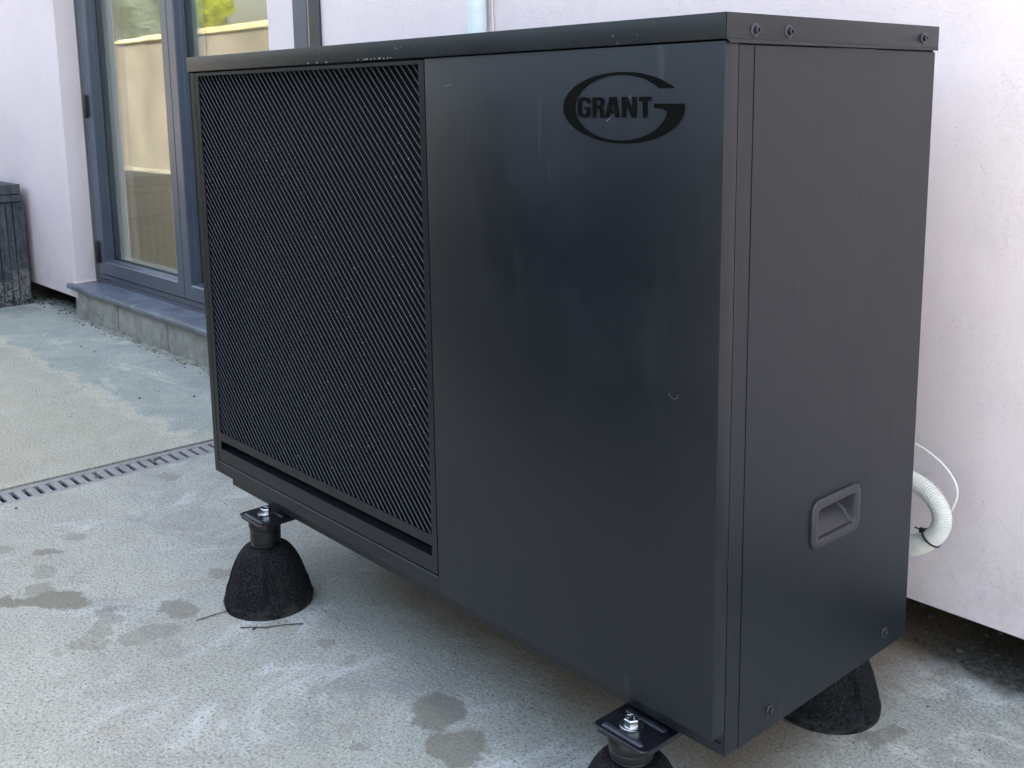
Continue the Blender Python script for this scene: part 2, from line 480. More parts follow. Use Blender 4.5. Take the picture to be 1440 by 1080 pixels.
    wp = m.n.new("ShaderNodeVectorMath"); wp.operation = 'ADD'; m.link(m.pos(), wp.inputs[0]); m.link(offs.outputs[0], wp.inputs[1])
    acc = None
    for (cx, cy, a, b, c_, d, s) in STAINS:
        ss = m.n.new("ShaderNodeSeparateXYZ"); m.link(wp.outputs[0], ss.inputs[0])
        dx = m.math('SUBTRACT', ss.outputs[0], cx); dy = m.math('SUBTRACT', ss.outputs[1], cy)
        u = m.math('MULTIPLY_ADD', dx, a, m.math('MULTIPLY', dy, b))
        v = m.math('MULTIPLY_ADD', dx, c_, m.math('MULTIPLY', dy, d))
        r2 = m.math('MULTIPLY_ADD', u, u, m.math('MULTIPLY', v, v))
        k = m.ramp(r2, 1.35, 0.75, 0.0, s)
        acc = k if acc is None else m.math('MAXIMUM', acc, k)
    stc = m.mix(m.noise(200, 3, 0.7, lo=0.35, hi=0.7), (0.150, 0.150, 0.125), (0.230, 0.219, 0.169))
    c = m.mix(m.math('MULTIPLY', acc, 0.82), c, stc)
    # hairline cracks
    cw = m.noise(1.7, 6, 0.62, 0.3)
    crk = m.math('MULTIPLY', m.ramp(m.math('ABSOLUTE', m.math('SUBTRACT', cw, 0.5)), 0.0011, 0.0004), m.noise(1.9, 3, lo=0.54, hi=0.60))
    c = m.mix(m.math('MULTIPLY', crk, 0.6), c, (0.120, 0.120, 0.100))
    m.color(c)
    m.rough(m.math('SUBTRACT', 0.9, m.math('MULTIPLY', acc, 0.12)))
    b1 = m.bump(m.math('ADD', fine, m.math('MULTIPLY', grit, 0.7)), 0.55, 0.003)
    b2 = m.bump(m.noise(12, 4, 0.6), 0.35, 0.012, prev=b1)
    m.bump(m.math('SUBTRACT', 1.0, crk), 0.4, 0.003, prev=b2)
    return m.m
M['ground'] = ground_mat()
M['grate'] = simple('grey_drain_plastic', (0.25, 0.258, 0.262), 0.5, var=0.15, nscale=25, bump=0.15, bscale=300)
M['trough'] = simple('dark_drain_trough', (0.02, 0.02, 0.018), 0.8, var=0.4)
M['stone'] = simple('small_stone', (0.06, 0.055, 0.045), 0.9, var=0.5, nscale=35, bump=0.3)
M['twig'] = simple('dry_twig', (0.05, 0.04, 0.034), 0.8, var=0.4, nscale=90)
M['leaf_bit'] = simple('dry_leaf_bit', (0.12, 0.095, 0.065), 0.8, var=0.3)

def bin_mat():
    m = NT('weathered_black_timber', (0.05, 0.055, 0.06), 0.8, 0, 0.3)
    g = m.noise(40, 5, 0.7, 0.5, stretch=(1, 1, 0.12), lo=0.35, hi=0.7)
    c = m.mix(g, (0.030, 0.036, 0.046), (0.085, 0.098, 0.115))
    Z = m.xyz()[2]
    lowm = m.ramp(Z, 0.30, 0.02)
    l = m.math('MULTIPLY', m.math('MULTIPLY', m.noise(22, 6, 0.8, 0.8, lo=0.46, hi=0.56), m.noise(130, 3, 0.7, lo=0.3, hi=0.6)), m.math('ADD', m.math('MULTIPLY', lowm, 0.75), 0.12))
    c = m.mix(l, c, (0.34, 0.33, 0.28))
    m.color(c)
    m.bump(m.noise(90, 4, 0.7, stretch=(1, 1, 0.15)), 0.6, 0.003)
    return m.m
M['bin'] = bin_mat()

def glass_mat():
    m = bpy.data.materials.new('clear_window_glass'); m.use_nodes = True
    t = m.node_tree; n = t.nodes
    for x in list(n):
        if x.type == 'BSDF_PRINCIPLED': n.remove(x)
    out = [x for x in n if x.type == 'OUTPUT_MATERIAL'][0]
    geo = n.new("ShaderNodeNewGeometry")
    dt = n.new("ShaderNodeVectorMath"); dt.operation = 'DOT_PRODUCT'
    t.links.new(geo.outputs["Normal"], dt.inputs[0]); t.links.new(geo.outputs["Incoming"], dt.inputs[1])
    def mth(op, x, y=0.0):
        q = n.new("ShaderNodeMath"); q.operation = op; q.use_clamp = (op == 'ADD')
        for s_, v_ in ((q.inputs[0], x), (q.inputs[1], y)):
            if hasattr(v_, 'links'): t.links.new(v_, s_)
            else: s_.default_value = v_
        return q
    ab = mth('ABSOLUTE', dt.outputs["Value"])
    om = mth('SUBTRACT', 1.0, ab.outputs[0])
    pw = mth('POWER', om.outputs[0], 5.0)
    f = mth('ADD', mth('MULTIPLY', pw.outputs[0], 0.955).outputs[0], 0.045)      # Schlick
    g = n.new("ShaderNodeBsdfGlossy"); g.inputs["Roughness"].default_value = 0.0; g.inputs["Color"].default_value = (0.97, 1.0, 0.98, 1)
    tr = n.new("ShaderNodeBsdfTransparent"); tr.inputs["Color"].default_value = (0.93, 0.95, 0.95, 1)
    mx = n.new("ShaderNodeMixShader")
    t.links.new(f.outputs[0], mx.inputs[0]); t.links.new(tr.outputs[0], mx.inputs[1]); t.links.new(g.outputs[0], mx.inputs[2])
    t.links.new(mx.outputs[0], out.inputs[0])
    return m
M['glass'] = glass_mat()
M['room'] = simple('interior_plaster', (0.36, 0.35, 0.32), 0.9)
M['room_floor'] = simple('interior_floor', (0.26, 0.27, 0.25), 0.4, var=0.1, nscale=3)

def garden_wall_mat():
    m = NT('old_cream_render', (0.34, 0.30, 0.24), 0.9, 0, 0.2)
    a = m.noise(1.2, 5, 0.65, 0.6, stretch=(1.0, 1.0, 0.6), lo=0.3, hi=0.7)
    c = m.mix(a, (0.135, 0.126, 0.112), (0.215, 0.198, 0.178))
    st = m.noise(3.5, 5, 0.7, 0.4, stretch=(1.2, 1.2, 0.25), lo=0.54, hi=0.72)
    c = m.mix(m.math('MULTIPLY', st, 0.7), c, (0.09, 0.084, 0.072))
    m.color(c)
    m.bump(m.noise(4, 3, 0.6), 0.3, 0.02)
    return m.m
M['garden_wall'] = garden_wall_mat()
M['cap'] = simple('mossy_pale_coping', (0.55, 0.48, 0.28), 0.9, var=0.35, nscale=5, bump=0.6, bscale=40, bdist=0.01)
M['tarp'] = simple('dark_green_sheeting', (0.035, 0.055, 0.04), 0.45, var=0.4, nscale=4, bump=0.8, bscale=3, bdist=0.15)
M['hedge'] = simple('hedge_leaves', (0.02, 0.035, 0.02), 0.6, var=0.5, nscale=8)
M['bark'] = simple('trunk_bark', (0.09, 0.075, 0.055), 0.9, var=0.4, nscale=10, bump=0.6, bscale=30, bdist=0.01)
M['fern'] = simple('yellow_green_leaves', (0.60, 0.70, 0.03), 0.55, var=0.25, nscale=12)
M['soil'] = simple('dry_bank_soil', (0.16, 0.14, 0.09), 0.95, var=0.4, nscale=3)
M['roof'] = simple('slate_roof', (0.08, 0.08, 0.09), 0.7, var=0.3)

# ================================================================== SETTING
# ground sheet with the slot for the drain channel
DX0, DX1 = -0.893, -0.762
g = MB()
g.box(-60, DX0, -60, 60, -0.12, 0.0)
g.box(DX1, 60, -60, 60, -0.12, 0.0)
g.box(DX0, DX1, -60, -3.96, -0.12, 0.0)
g.box(DX0, DX1, 0.86, 60, -0.12, 0.0)
ground = g.build('ground', M['ground'])
ground['kind'] = 'structure'

# ---- drain channel running across the yard
drain = empty('drain_channel', (-0.8275, -1.5, 0), 'narrow grey slotted drain channel set in the concrete yard', 'drain')
t = MB()
t.box(DX0+.001, DX1-.001, -3.955, 0.855, -0.10, -0.092)
t.box(DX0+.001, DX0+.010, -3.955, 0.855, -0.092, -0.006)
t.box(DX1-.010, DX1-.001, -3.955, 0.855, -0.092, -0.006)
t.build('trough', M['trough'], drain)
YB0, YB1 = -1.62, 0.84
t = MB()
t.box(-0.881, -0.858, YB0-2.3, YB1, -0.016, -0.002, 0.0015)
t.box(-0.787, -0.766, YB0-2.3, YB1, -0.016, -0.002, 0.0015)
t.box(-0.858, -0.787, YB0-2.3, YB0-0.02, -0.016, -0.003, 0.001)
t.build('grate_rim', M['grate'], drain)
bar_me = None
y = YB0
k = 0
while y < YB1 - 0.02:
    if bar_me is None:
        b = MB(); b.box(-0.858, -0.787, y, y+0.0215, -0.014, -0.003, 0.0018)
        o = b.build('grate_bar', M['grate'], drain); bar_me = o
    else:
        o = bar_me.copy(); col.objects.link(o); o.parent = drain
        o.location = bar_me.location + Vector((0, k*0.0324, rnd.uniform(-.0004, .0004)))
    y += 0.0324; k += 1
d = MB()
for (lx, ly) in ((-0.83, 0.196), (-0.82, 0.19), (-0.84, 0.205), (-0.81, 0.02), (-0.825, -0.248)):
    d.stone((lx, ly, -0.006), rnd.uniform(.006, .012), 0.35)
tag(d.build('leaf_litter', M['leaf_bit'], drain), 'dry leaf bits caught in the drain slots', kind='stuff')

# ---- the house
WY = 0.79
house = empty('house', (-2.1, WY, 0), 'pink rendered house wall with glazed doors behind the black unit', 'house')
OX0, OX1 = -3.112, -1.09      # door opening
ZT = 2.36
w = MB()
w.box(-19, OX0, WY, WY+0.22, 0.105, 5.25, 0.004, 2)
w.box(OX1, 3.1, WY, WY+0.22, 0.105, 5.25, 0.004, 2)
w.box(OX0, OX1, WY+0.001, WY+0.219, ZT, 5.25)
w.build('wall', M['wall'], house, smooth=50)
w = MB()
w.box(-19, -3.165, 1.12, 1.20, -0.05, 0.13)
w.box(-1.03, 3.1, 1.12, 1.20, -0.05, 0.13)
w.build('plinth', M['void'], house)
w = MB()
w.rings([[(x, 0.38, 5.18), (x, 2.95, 6.5), (x, 5.6, 5.18), (x, 5.6, 5.05), (x, 2.95, 6.36), (x, 0.38, 5.05)] for x in (-19.4, 3.3)])
w.build('roof', M['roof'], house)
w = MB()
w.box(-19, -5.6, 5.0, 5.2, 0, 5.1)
w.box(-2.2, 3.1, 5.0, 5.2, 0, 5.1)
w.box(-5.6, -2.2, 5.0, 5.2, 0, 0.8)
w.box(-5.6, -2.2, 5.0, 5.2, 2.35, 5.1)  # opening added in the unseen rear wall to let daylight into the room
w.box(-19, -18.8, 1.02, 5.0, 0, 5.1)
w.box(2.9, 3.1, 1.02, 5.0, 0, 5.1)
w.box(-18.8, 2.9, 1.02, 5.0, 4.9, 5.0)
w.build('rear_wall', M['room'], house)
w = MB(); w.box(-6, 1.5, 1.012, 5.0, 0.125, 0.165); w.build('room_floor', M['room_floor'], house)
w = MB()
w.box(-6.1, -6.0, 1.02, 5.0, 0.166, 2.5); w.box(1.5, 1.6, 1.02, 5.0, 0.166, 2.5)
w.box(-6.1, 1.6, 1.02, 4.99, 2.5, 2.6)
w.build('room_wall', M['room'], house)

# concrete blocks under the sill, each its own piece
edges = [-3.163, -2.629, -2.094, -1.56, -1.035]
for a, b_ in zip(edges[:-1], edges[1:]):
    b = MB()
    j = rnd.uniform(-.002, .003)
    b.box(a+0.004, b_-0.004, 0.796+j, 1.15, -0.02, 0.147, 0.006, 2)
    b.build('concrete_block', M['block'], house, smooth=40)
b = MB(); b.box(-3.155, -1.04, 0.806, 1.14, -0.02, 0.144); b.build('block_joint', M['void'], house)
# lumpy mortar haunch along the blocks
b = MB(); rs = []
N = 90
for i in range(N+1):
    x = -3.10 + 2.04*i/N
    wv = 0.020 + 0.020*noise.noise(Vector((x*7, 0, 0))) + 0.008*noise.noise(Vector((x*31, 3, 0)))
    wv = max(0.004, wv*min(1, (x+3.12)*4))
    hv = max(0.003, 0.011 + 0.010*noise.noise(Vector((x*9, 5, 0))))
    rs.append([(x, 0.80, -0.004), (x, 0.794-wv, -0.004), (x, 0.794-wv, 0.0015), (x, 0.794-wv*0.6, hv*0.6), (x, 0.80, hv)])
b.rings(rs); b.build('mortar_fillet', M['mortar'], house, smooth=60)

# sill
b = MB()
prof = [(0.765, 0.151), (0.762, 0.156), (0.762, 0.169), (0.766, 0.1755), (0.775, 0.1765), (0.90, 0.1815), (0.90, 0.151)]
b.rings([[(x, yy, zz) for yy, zz in prof] for x in (OX0+.001, OX1-.001)])
prof2 = [(0.765, 0.151), (0.762, 0.156), (0.762, 0.169), (0.766, 0.1755), (0.775, 0.1765), (0.7885, 0.177), (0.7885, 0.151)]
b.rings([[(x, yy, zz) for yy, zz in prof2] for x in (-3.178, OX0+.001)])
b.rings([[(x, yy, zz) for yy, zz in prof2] for x in (OX1-.001, -1.03)])
b.build('sill', M['sill'], house, smooth=35)
b = MB()
b.tube([(-3.112, 0.785, 0.1795), (-3.11, 0.82, 0.181), (-3.109, 0.86, 0.183), (-3.11, 0.885, 0.184)], 0.0045, 7)
b.tube([(-3.175, 0.787, 0.178), (-3.15, 0.786, 0.18), (-3.115, 0.787, 0.18)], 0.004, 7)
b.build('render_bead', M['wall'], house, smooth=60)

def loop_xz(x0, x1, z0, z1, ins, yy):
    return [(x0+ins, yy, z0+ins), (x1-ins, yy, z0+ins), (x1-ins, yy, z1-ins), (x0+ins, yy, z1-ins)]
# outer door frame
df = MB()
fx0, fx1, fz0, fz1 = -3.118, -1.04, 0.178, ZT+0.01
prof = [(0, 0.99), (0, 0.893), (0.003, 0.890), (0.040, 0.890), (0.042, 0.894), (0.046, 0.894), (0.048, 0.890), (0.090, 0.890), (0.092, 0.893), (0.092, 0.99)]
rs = []
for ins, yy in prof:
    zi = ins*0.50   # the threshold is lower than the jambs are wide
    rs.append([(fx0+ins, yy, fz0+zi), (fx1-ins, yy, fz0+zi), (fx1-ins, yy, fz1-ins), (fx0+ins, yy, fz1-ins)])
df.rings(rs, False, False)
frame = df.build('door_frame', M['upvc'], house)
b = MB()
b.tube([(-3.1115, 0.889, 0.18), (-3.1115, 0.889, ZT)], 0.004, 6)
b.build('sealant', M['sealant'], frame)
b = MB(); b.box(-3.02, -1.13, 0.9, 0.93, 0.2262, 0.2275); b.build('gasket', M['gasket'], frame)

def door_leaf(x0, x1):
    z0, z1 = 0.2285, ZT-0.085
    b = MB()
    prof = [(0, 0.950), (0, 0.884), (0.003, 0.880), (0.060, 0.880), (0.066, 0.884), (0.068, 0.905), (0.072, 0.908), (0.0725, 0.934), (0.0725, 0.95)]
    b.rings([loop_xz(x0, x1, z0, z1, i, yy) for i, yy in prof], False, False)
    leaf = b.build('door', M['upvc'], house)
    b = MB()
    b.rings([loop_xz(x0, x1, z0, z1, i, yy) for i, yy in ((0.0715, 0.929), (0.0715, 0.925), (0.0775, 0.9265), (0.0785, 0.930))], False, False)
    b.build('gasket', M['gasket'], leaf)
    b = MB()
    b.rings([loop_xz(x0, x1, z0, z1, i, yy) for i, yy in ((0.050, 0.9570), (0.0732, 0.9572), (0.0732, 1.0), (0.066, 1.006), (0.0, 1.006))], False, False)
    b.build('inner_frame', M['inner_white'], leaf)
    for yy in (0.9295, 0.9505):
        b = MB(); b.box(x0+.0735, x1-.0735, yy, yy+0.004, z0+.0735, z1-.0735)
        b.build('glass_pane', M['glass'], leaf)
    return leaf
leaf1 = door_leaf(-3.022, -2.078)
leaf2 = door_leaf(-2.074, -1.132)
for z in (0.335, 1.035, 1.75):
    b = MB(); b.lathe(-3.024, 0.871, [(0.0085, z-.055), (0.0095, z-.052), (0.0095, z-.018), (0.0085, z-.017), (0.0085, z-.015), (0.0095, z-.014), (0.0095, z+.05), (0.007, z+.055)], 12)
    b.box(-3.045, -3.004, 0.874, 0.8795, z-.05, z+.05, 0.001)
    b.build('hinge', M['gasket'], leaf1, smooth=40)
b = MB()
for z in (0.205,):
    b.box(-2.955, -2.945, 0.886, 0.8885, z-.004, z+.003)
b.build('drain_cap', M['gasket'], frame)

# narrow blue-grey frame set flush in the wall to the right of the doors
sl = MB(); sl.box(-0.909, -0.8245, 0.780, 0.7885, 0.18, 2.36, 0.002)
slo = sl.build('side_light', M['upvc'], house)
tag(slo, 'narrow blue-grey framed strip right of the doors')
b = MB(); b.box(-0.8235, -0.8165, 0.783, 0.7885, 0.18, 2.36, 0.001); b.build('sealant', M['cream'], slo)
b = MB(); b.box(-0.8155, -0.752, 0.781, 0.7885, 0.18, 2.36, 0.002); b.build('frame', M['handle'], slo)

# pale pipe on the wall
b = MB(); b.lathe(0.0315, 0.762, [(0.0245, 0.05), (0.0245, 3.0)], 24)
tag(b.build('waste_pipe', M['pipe'], None, smooth=40), 'pale bluish white pipe running up the pink wall above the unit', 'pipe')
b = MB(); b.tube([(0.066, 0.785, 0.3), (0.066, 0.785, 1.22), (0.064, 0.785, 1.27), (0.058, 0.785, 1.40), (0.058, 0.785, 3.0)], 0.0022, 6)
tag(b.build('thin_cable', M['wall'], None, smooth=60), 'thin painted cable clipped beside the pale wall pipe', 'cable')

# ---- what stands opposite and shows in the glass, plus an added hedge and bed
b = MB(); b.box(-32, -7.6, -4.36, -4.14, -0.02, 2.0, 0.01)
gw = b.build('garden_wall', M['garden_wall'])
tag(gw, 'old cream rendered retaining wall reflected in the door glass', 'wall')
x = -32
while x < -8.0:
    L = rnd.uniform(.8, 1.7)
    if x + L > -7.6: break
    b = MB(); b.box(x, x+L-.02, -4.46, -4.10+rnd.uniform(-.03, .02), 2.002, 2.06+rnd.uniform(0, .05), 0.015, 1)
    b.build('coping_stone', M['cap'], gw); x += L
bank = MB(); bank.grid(-34, -0.6, -16, -4.38, 60, 16, lambda x, y: (1.96 if x < -7.6 else 0.02) * 1 + 0.10*(-4.38-y) + 0.15*noise.noise(Vector((x*.6, y*.6, 0))))
tag(bank.build('bank', M['soil'], None, smooth=80), kind='structure')

def leafy(mb, c, r, n, s):
    for _ in range(n):
        while True:
            v = Vector((rnd.uniform(-1, 1), rnd.uniform(-1, 1), rnd.uniform(-1, 1)))
            if 0.2 < v.length < 1: break
        v = v * (0.75 + 0.25*noise.noise(v*2.5 + Vector(c)))
        p = Vector((c[0]+v.x*r[0], c[1]+v.y*r[1], c[2]+v.z*r[2]))
        a = Vector((rnd.gauss(0, 1), rnd.gauss(0, 1), rnd.gauss(0, 1))).normalized()
        bb = a.orthogonal().normalized() * s * .5
        a = a * s
        mb.quad(p - a, p - bb, p + a, p + bb)

def tree(x, y, h, r, n, label, mat, leaf=.09):
    base = empty('tree', (x, y, 0.0 if x > -7.6 else 2.0), label, 'tree')
    z0 = base.location.z - .1
    tr = MB()
    pts = [(x + .1*math.sin(k), y, z0 + h*.75*k/5) for k in range(6)]
    tr.tube(pts, .12, 8, rf=lambda k: .14*(1 - k*.14))
    for k in range(5):
        a = k*1.3
        q = Vector(pts[2 + k % 3])
        tr.tube([q, q + Vector((math.cos(a)*r*.35, math.sin(a)*r*.35, h*.15)), q + Vector((math.cos(a)*r*.7, math.sin(a)*r*.7, h*.28))], .04, 5, rf=lambda k: .05 - .015*k)
    tr.build('trunk', M['bark'], base, smooth=60)
    lf = MB()
    for k in range(7):
        a = k*0.9
        leafy(lf, (x + math.cos(a)*r*.45, y + math.sin(a)*r*.45, z0 + h*(.35 + .09*k)), (r*.6, r*.6, h*.22), n//7, leaf)
    lf.build('crown', mat, base)
tree(-9.2, -6.3, 3.2, 1.5, 3500, 'broad dark tree on the bank behind the garden wall', M['hedge'])
tree(-12.9, -7.2, 4.6, 1.7, 3500, 'tall dark tree on the bank behind the yellow-green shrub', M['hedge'])
for hx, hl, lab in ((-4.3, 1.15, 'unseen dark hedge section added to darken reflections, nearest the glazed doors'), (-2.3, 1.15, 'unseen dark hedge section added to darken reflections, in the middle of its row'), (-0.3, 1.15, 'unseen dark hedge section added to darken reflections, nearest the camera end of the yard')):
    hb = MB()  # hedge added out of view to darken what the unit's front reflects
    for q in range(5):
        leafy(hb, (hx - hl*.8 + q*hl*.4, -2.0, .42), (hl*.38, .46, .50), 2000, .042)
        leafy(hb, (hx - hl*.8 + q*hl*.4, -2.0, 1.2), (hl*.38, .44, .56), 3200, .042)
    core = MB()
    core.rings([[(x, -2.0 + .34*math.cos(t)*(1 if k in (1, 2, 3) else .6), .78 + .78*math.sin(t)*(1 if k in (1, 2, 3) else .8) + .05*noise.noise(Vector((x*3, t, 0)))) for t in [2*math.pi*q/14 for q in range(14)]] for k, x in enumerate((hx-hl, hx-hl*.7, hx, hx+hl*.7, hx+hl))])
    he = empty('hedge', (hx, -2.0, 0), lab, 'hedge', 'added unseen hedge sections opposite the house')
    hb.build('foliage', M['hedge'], he); core.build('dark_core', M['hedge'], he)
bd = MB(); bd.grid(-7.2, 1.0, -2.6, -1.12, 60, 16, lambda x, y: 0.03 + 0.02*noise.noise(Vector((x*4, y*4, 0))) - (0.035 if y > -1.15 or x > .95 or x < -7.15 else 0))  # dark bed added out of view, keeps bright ground out of the front's reflection
tag(bd.build('added_dark_bed', M['bed'], None, smooth=80), kind='structure')
fb = MB()
for fc, fr, fn in (((-12.35, -4.22, 2.22), (.33, .2, .17), 900), ((-12.0, -4.25, 2.36), (.22, .2, .16), 500), ((-12.7, -4.3, 2.4), (.16, .15, .2), 250)):
    leafy(fb, fc, fr, fn, .05)
tag(fb.build('shrub', M['fern']), 'sunlit yellow-green shrub on top of the garden wall', 'shrub')
# dark sheeting hung over a bank behind the wall
tp = MB()
vs = []; nx, nz = 60, 14
rings = []
for j in range(nz+1):
    row = []
    for i in range(nx+1):
        x = -19.5 + 6.0*i/nx; z = 2.12 + 1.9*j/nz
        row.append((x, -5.0 - .16*j/nz + .06*math.sin(x*3.1 + z*4) + .05*noise.noise(Vector((x*2, z*3, 0))), z))
    rings.append(row)
rings2 = [r + [(p[0], p[1]-.02, p[2]) for p in reversed(r)] for r in rings]
tp.rings(rings2)
tag(tp.build('sheeting', M['tarp'], None, smooth=70), 'dark green sheeting draped behind the garden wall', 'tarpaulin')

# ================================================================== HEAT PUMP
W, D = 1.3845, 0.4903
unit = empty('heat_pump', (W/2, 0.25, 0.2), 'large matt black heat pump unit on rubber feet in front of the pink wall', 'heat pump')
ZB = 0.2354      # underside of the front panels
b = MB(); b.box(0.006, 1.342, 0.060, 0.484, 0.204, 1.120); b.build('casing', M['dark'], unit)
# base tray
b = MB()
b.box(0.026, 1.381, 0.0267, 0.486, 0.2005, 0.2325, 0.0012)
b.box(0.030, 1.380, 0.0250, 0.0266, 0.2165, 0.2185)
tray = b.build('base_tray', M['paint_frame'], unit)
# solid front panel on the right
b = MB(); b.box(0.8170, W, 0.0, 0.0258, ZB, 1.1085, 0.0016, 2)
fp = b.build('front_panel', M['paint'], unit, smooth=40)
b = MB(); b.box(0.832, 1.34, 0.0262, 0.0275, 0.2330, 0.2352); b.build('panel_lip', M['paint_frame'], unit)
# outer surround of the grille side
b = MB()
b.box(0.0, 0.0185, 0.0, 0.0258, ZB, 1.1085, 0.0012)
b.box(0.0187, 0.8158, 0.0, 0.0258, ZB, 0.2625, 0.0012)
b.build('surround', M['paint_frame'], unit)
# inner louvre sheet with the big opening and the slot below it
GX0, GX1, GZ0, GZ1 = 0.0355, 0.8000, 0.3310, 1.1010
x0, x1, z0, z1 = 0.0205, 0.8140, 0.2655, 1.1070
b = MB()
Y0, Y1 = 0.0008, 0.0030
b.box(x0, GX0, Y0, Y1, z0, z1)
b.box(GX1, x1, Y0, Y1, z0, z1)
b.box(GX0, GX1, Y0, Y1, GZ1, z1)
b.box(GX0, GX1, Y0, Y1, 0.3125, GZ0)
b.box(GX0, GX1, Y0, Y1, z0, 0.2935)
b.box(GX0, GX1, Y1, 0.020, 0.2915, 0.2933)        # folded return of the slot
b.build('grille_sheet', M['paint_frame'], unit)
b = MB(); b.box(0.0187, 0.8165, 0.046, 0.048, 0.24, 1.107); b.build('inner_shade', M['dark'], unit)
# diagonal bars, each its own part
P = 0.01650
r = 0.00095
n = 0
c0 = 0.7483 + 1.1001     # x+z of one bar read off the photograph
kmin = int((GX0 + GZ0 - c0) / P) - 1
kmax = int((GX1 + GZ1 - c0) / P) + 1
def bar(u):
    """bar through points with z = u - x ... running (1,-1)/sqrt2, clipped to the opening plus a hidden lap"""
    lap = 0.004
    xa = max(GX0 - lap, u - (GZ1 + lap)); xb = min(GX1 + lap, u - (GZ0 - lap))
    if xb - xa < 0.008: return
    bb = MB()
    A = Vector((xa, 0, u - xa)); B = Vector((xb, 0, u - xb))
    nrm = Vector((1, 0, 1)).normalized()
    sec = [(-1.0, 0.0052), (-1.0, 0.0044), (-0.5, 0.0036), (0.5, 0.0036), (1.0, 0.0044), (1.0, 0.0052)]
    bb.rings([[tuple(Q + nrm*(a*r) + Vector((0, yy, 0))) for a, yy in sec] for Q in (A, B)])
    bb.build('grille_bar', M['slat'], unit)
u = c0 + kmin*P
while u < c0 + kmax*P + 1e-6:
    if GX0 + GZ0 + 0.004 < u < GX1 + GZ1 - 0.004: bar(u)
    u += P
# grit and beads caught on the bars
b = MB()
for _ in range(85):
    x = rnd.uniform(GX0+.02, GX1-.01); x = GX1 - .01 - abs(rnd.gauss(0, .22)); z = rnd.uniform(GZ0+.02, GZ1-.02)
    if x < GX0+.01: continue
    uu = c0 + round((x + z - c0)/P)*P; z = uu - x
    if not GZ0+.01 < z < GZ1-.01: continue
    q = rnd.uniform(.0004, .0010)
    b.sphere((x + rnd.uniform(-.002, .002), 0.0033, z), q, .0006, q*rnd.uniform(.7, 1.3), 5, 4)
tag(b.build('grit', M['fleck'], unit, smooth=80), 'pale grit caught on the diagonal bars', kind='stuff')

# right side: corner post, side panel with a pocket for the handle, left and rear sheets
b = MB(); b.box(1.3815, W, 0.0272, 0.0553, 0.2005, 1.1048, 0.0006); b.build('corner_post', M['paint'], unit)
HY0, HY1, HZ0, HZ1 = 0.2095, 0.3320, 0.4265, 0.4985
b = MB()
sx0, sx1 = 1.3818, W
b.box(sx0, sx1, 0.0566, HY0+.004, 0.2002, 1.1043)
b.box(sx0, sx1, HY1-.004, D, 0.2002, 1.1043)
b.box(sx0, sx1, HY0+.004, HY1-.004, 0.2002, HZ0+.004)
b.box(sx0, sx1, HY0+.004, HY1-.004, HZ1-.004, 1.1050)
b.box(1.3640, sx1-.0005, D+.0003, D+.0018, 0.2002, 1.1043)
b.build('side_panel', M['paint'], unit)
b = MB(); b.box(0.003, 1.3830, 0.030, 0.4885, 1.1020, 1.1103); b.build('lid_gap_shade', M['dark'], unit)  # dark box put in as the shadow line under the lid
b = MB(); b.box(0.0, 0.0025, 0.027, D, 0.2345, 1.106); b.build('side_panel', M['paint_frame'], unit)
b = MB(); b.box(0.003, 1.363, 0.4845, D, 0.2335, 1.1015); b.build('rear_panel', M['paint_frame'], unit)

def rrect(y0, y1, z0, z1, rad, n=4):
    pts = []
    for (cy, cz, a0) in ((y1-rad, z1-rad, 0), (y0+rad, z1-rad, 90), (y0+rad, z0+rad, 180), (y1-rad, z0+rad, 270)):
        for i in range(n+1):
            a = math.radians(a0 + 90*i/n)
            pts.append((cy + rad*math.cos(a), cz + rad*math.sin(a)))
    return pts
b = MB(); rs = []
for ins, x, rad in ((0.0, W-.0004, .016), (0.0, W+.0026, .016), (0.0012, W+.0042, .015), (0.0035, W+.0048, .0135), (0.0105, W+.0048, .008), (0.0132, W+.0040, .0062), (0.0145, W+.0018, .0052), (0.0150, W-.002, .005)):
    rs.append([(x, yy, zz) for yy, zz in rrect(HY0+ins, HY1-ins, HZ0+ins, HZ1-ins, rad)])
iy0, iy1, iz0, iz1 = HY0+.015, HY1-.015, HZ0+.015, HZ1-.015
rs.append([(W-.012, yy, zz) for yy, zz in rrect(iy0+.001, iy1-.002, iz0+.014, iz1-.0005, .004)])
rs.append([(W-.034, yy, zz) for yy, zz in rrect(iy0+.003, iy1-.006, iz0+.033, iz1-.001, .003)])
b.rings(rs, False, True)
b.build('recessed_handle', M['handle'], unit, smooth=35)

# lid
b = MB()
LX0, LX1, LY0, LY1 = -0.004, W+.0036, -0.0040, D+.003
b.box(LX0, LX1, LY0, LY1, 1.1104, 1.1400, 0.0008, 2)
for xa, xb in ((LX0, LX0+.0022), (LX1-.0022, LX1)):
    b.rings([[(x, LY0+.002, 1.1103), (x, LY0+.009, 1.1062), (x, LY1, 1.1062), (x, LY1, 1.1103)] for x in (xa, xb)])
lid = b.build('lid', M['paint_frame'], unit, smooth=40)
b = MB()
b.box(LX1-.0002, LX1+.0003, LY0-.0003, LY0+.0006, 1.1105, 1.1392)
b.build('lid_seam', M['dark'], lid)
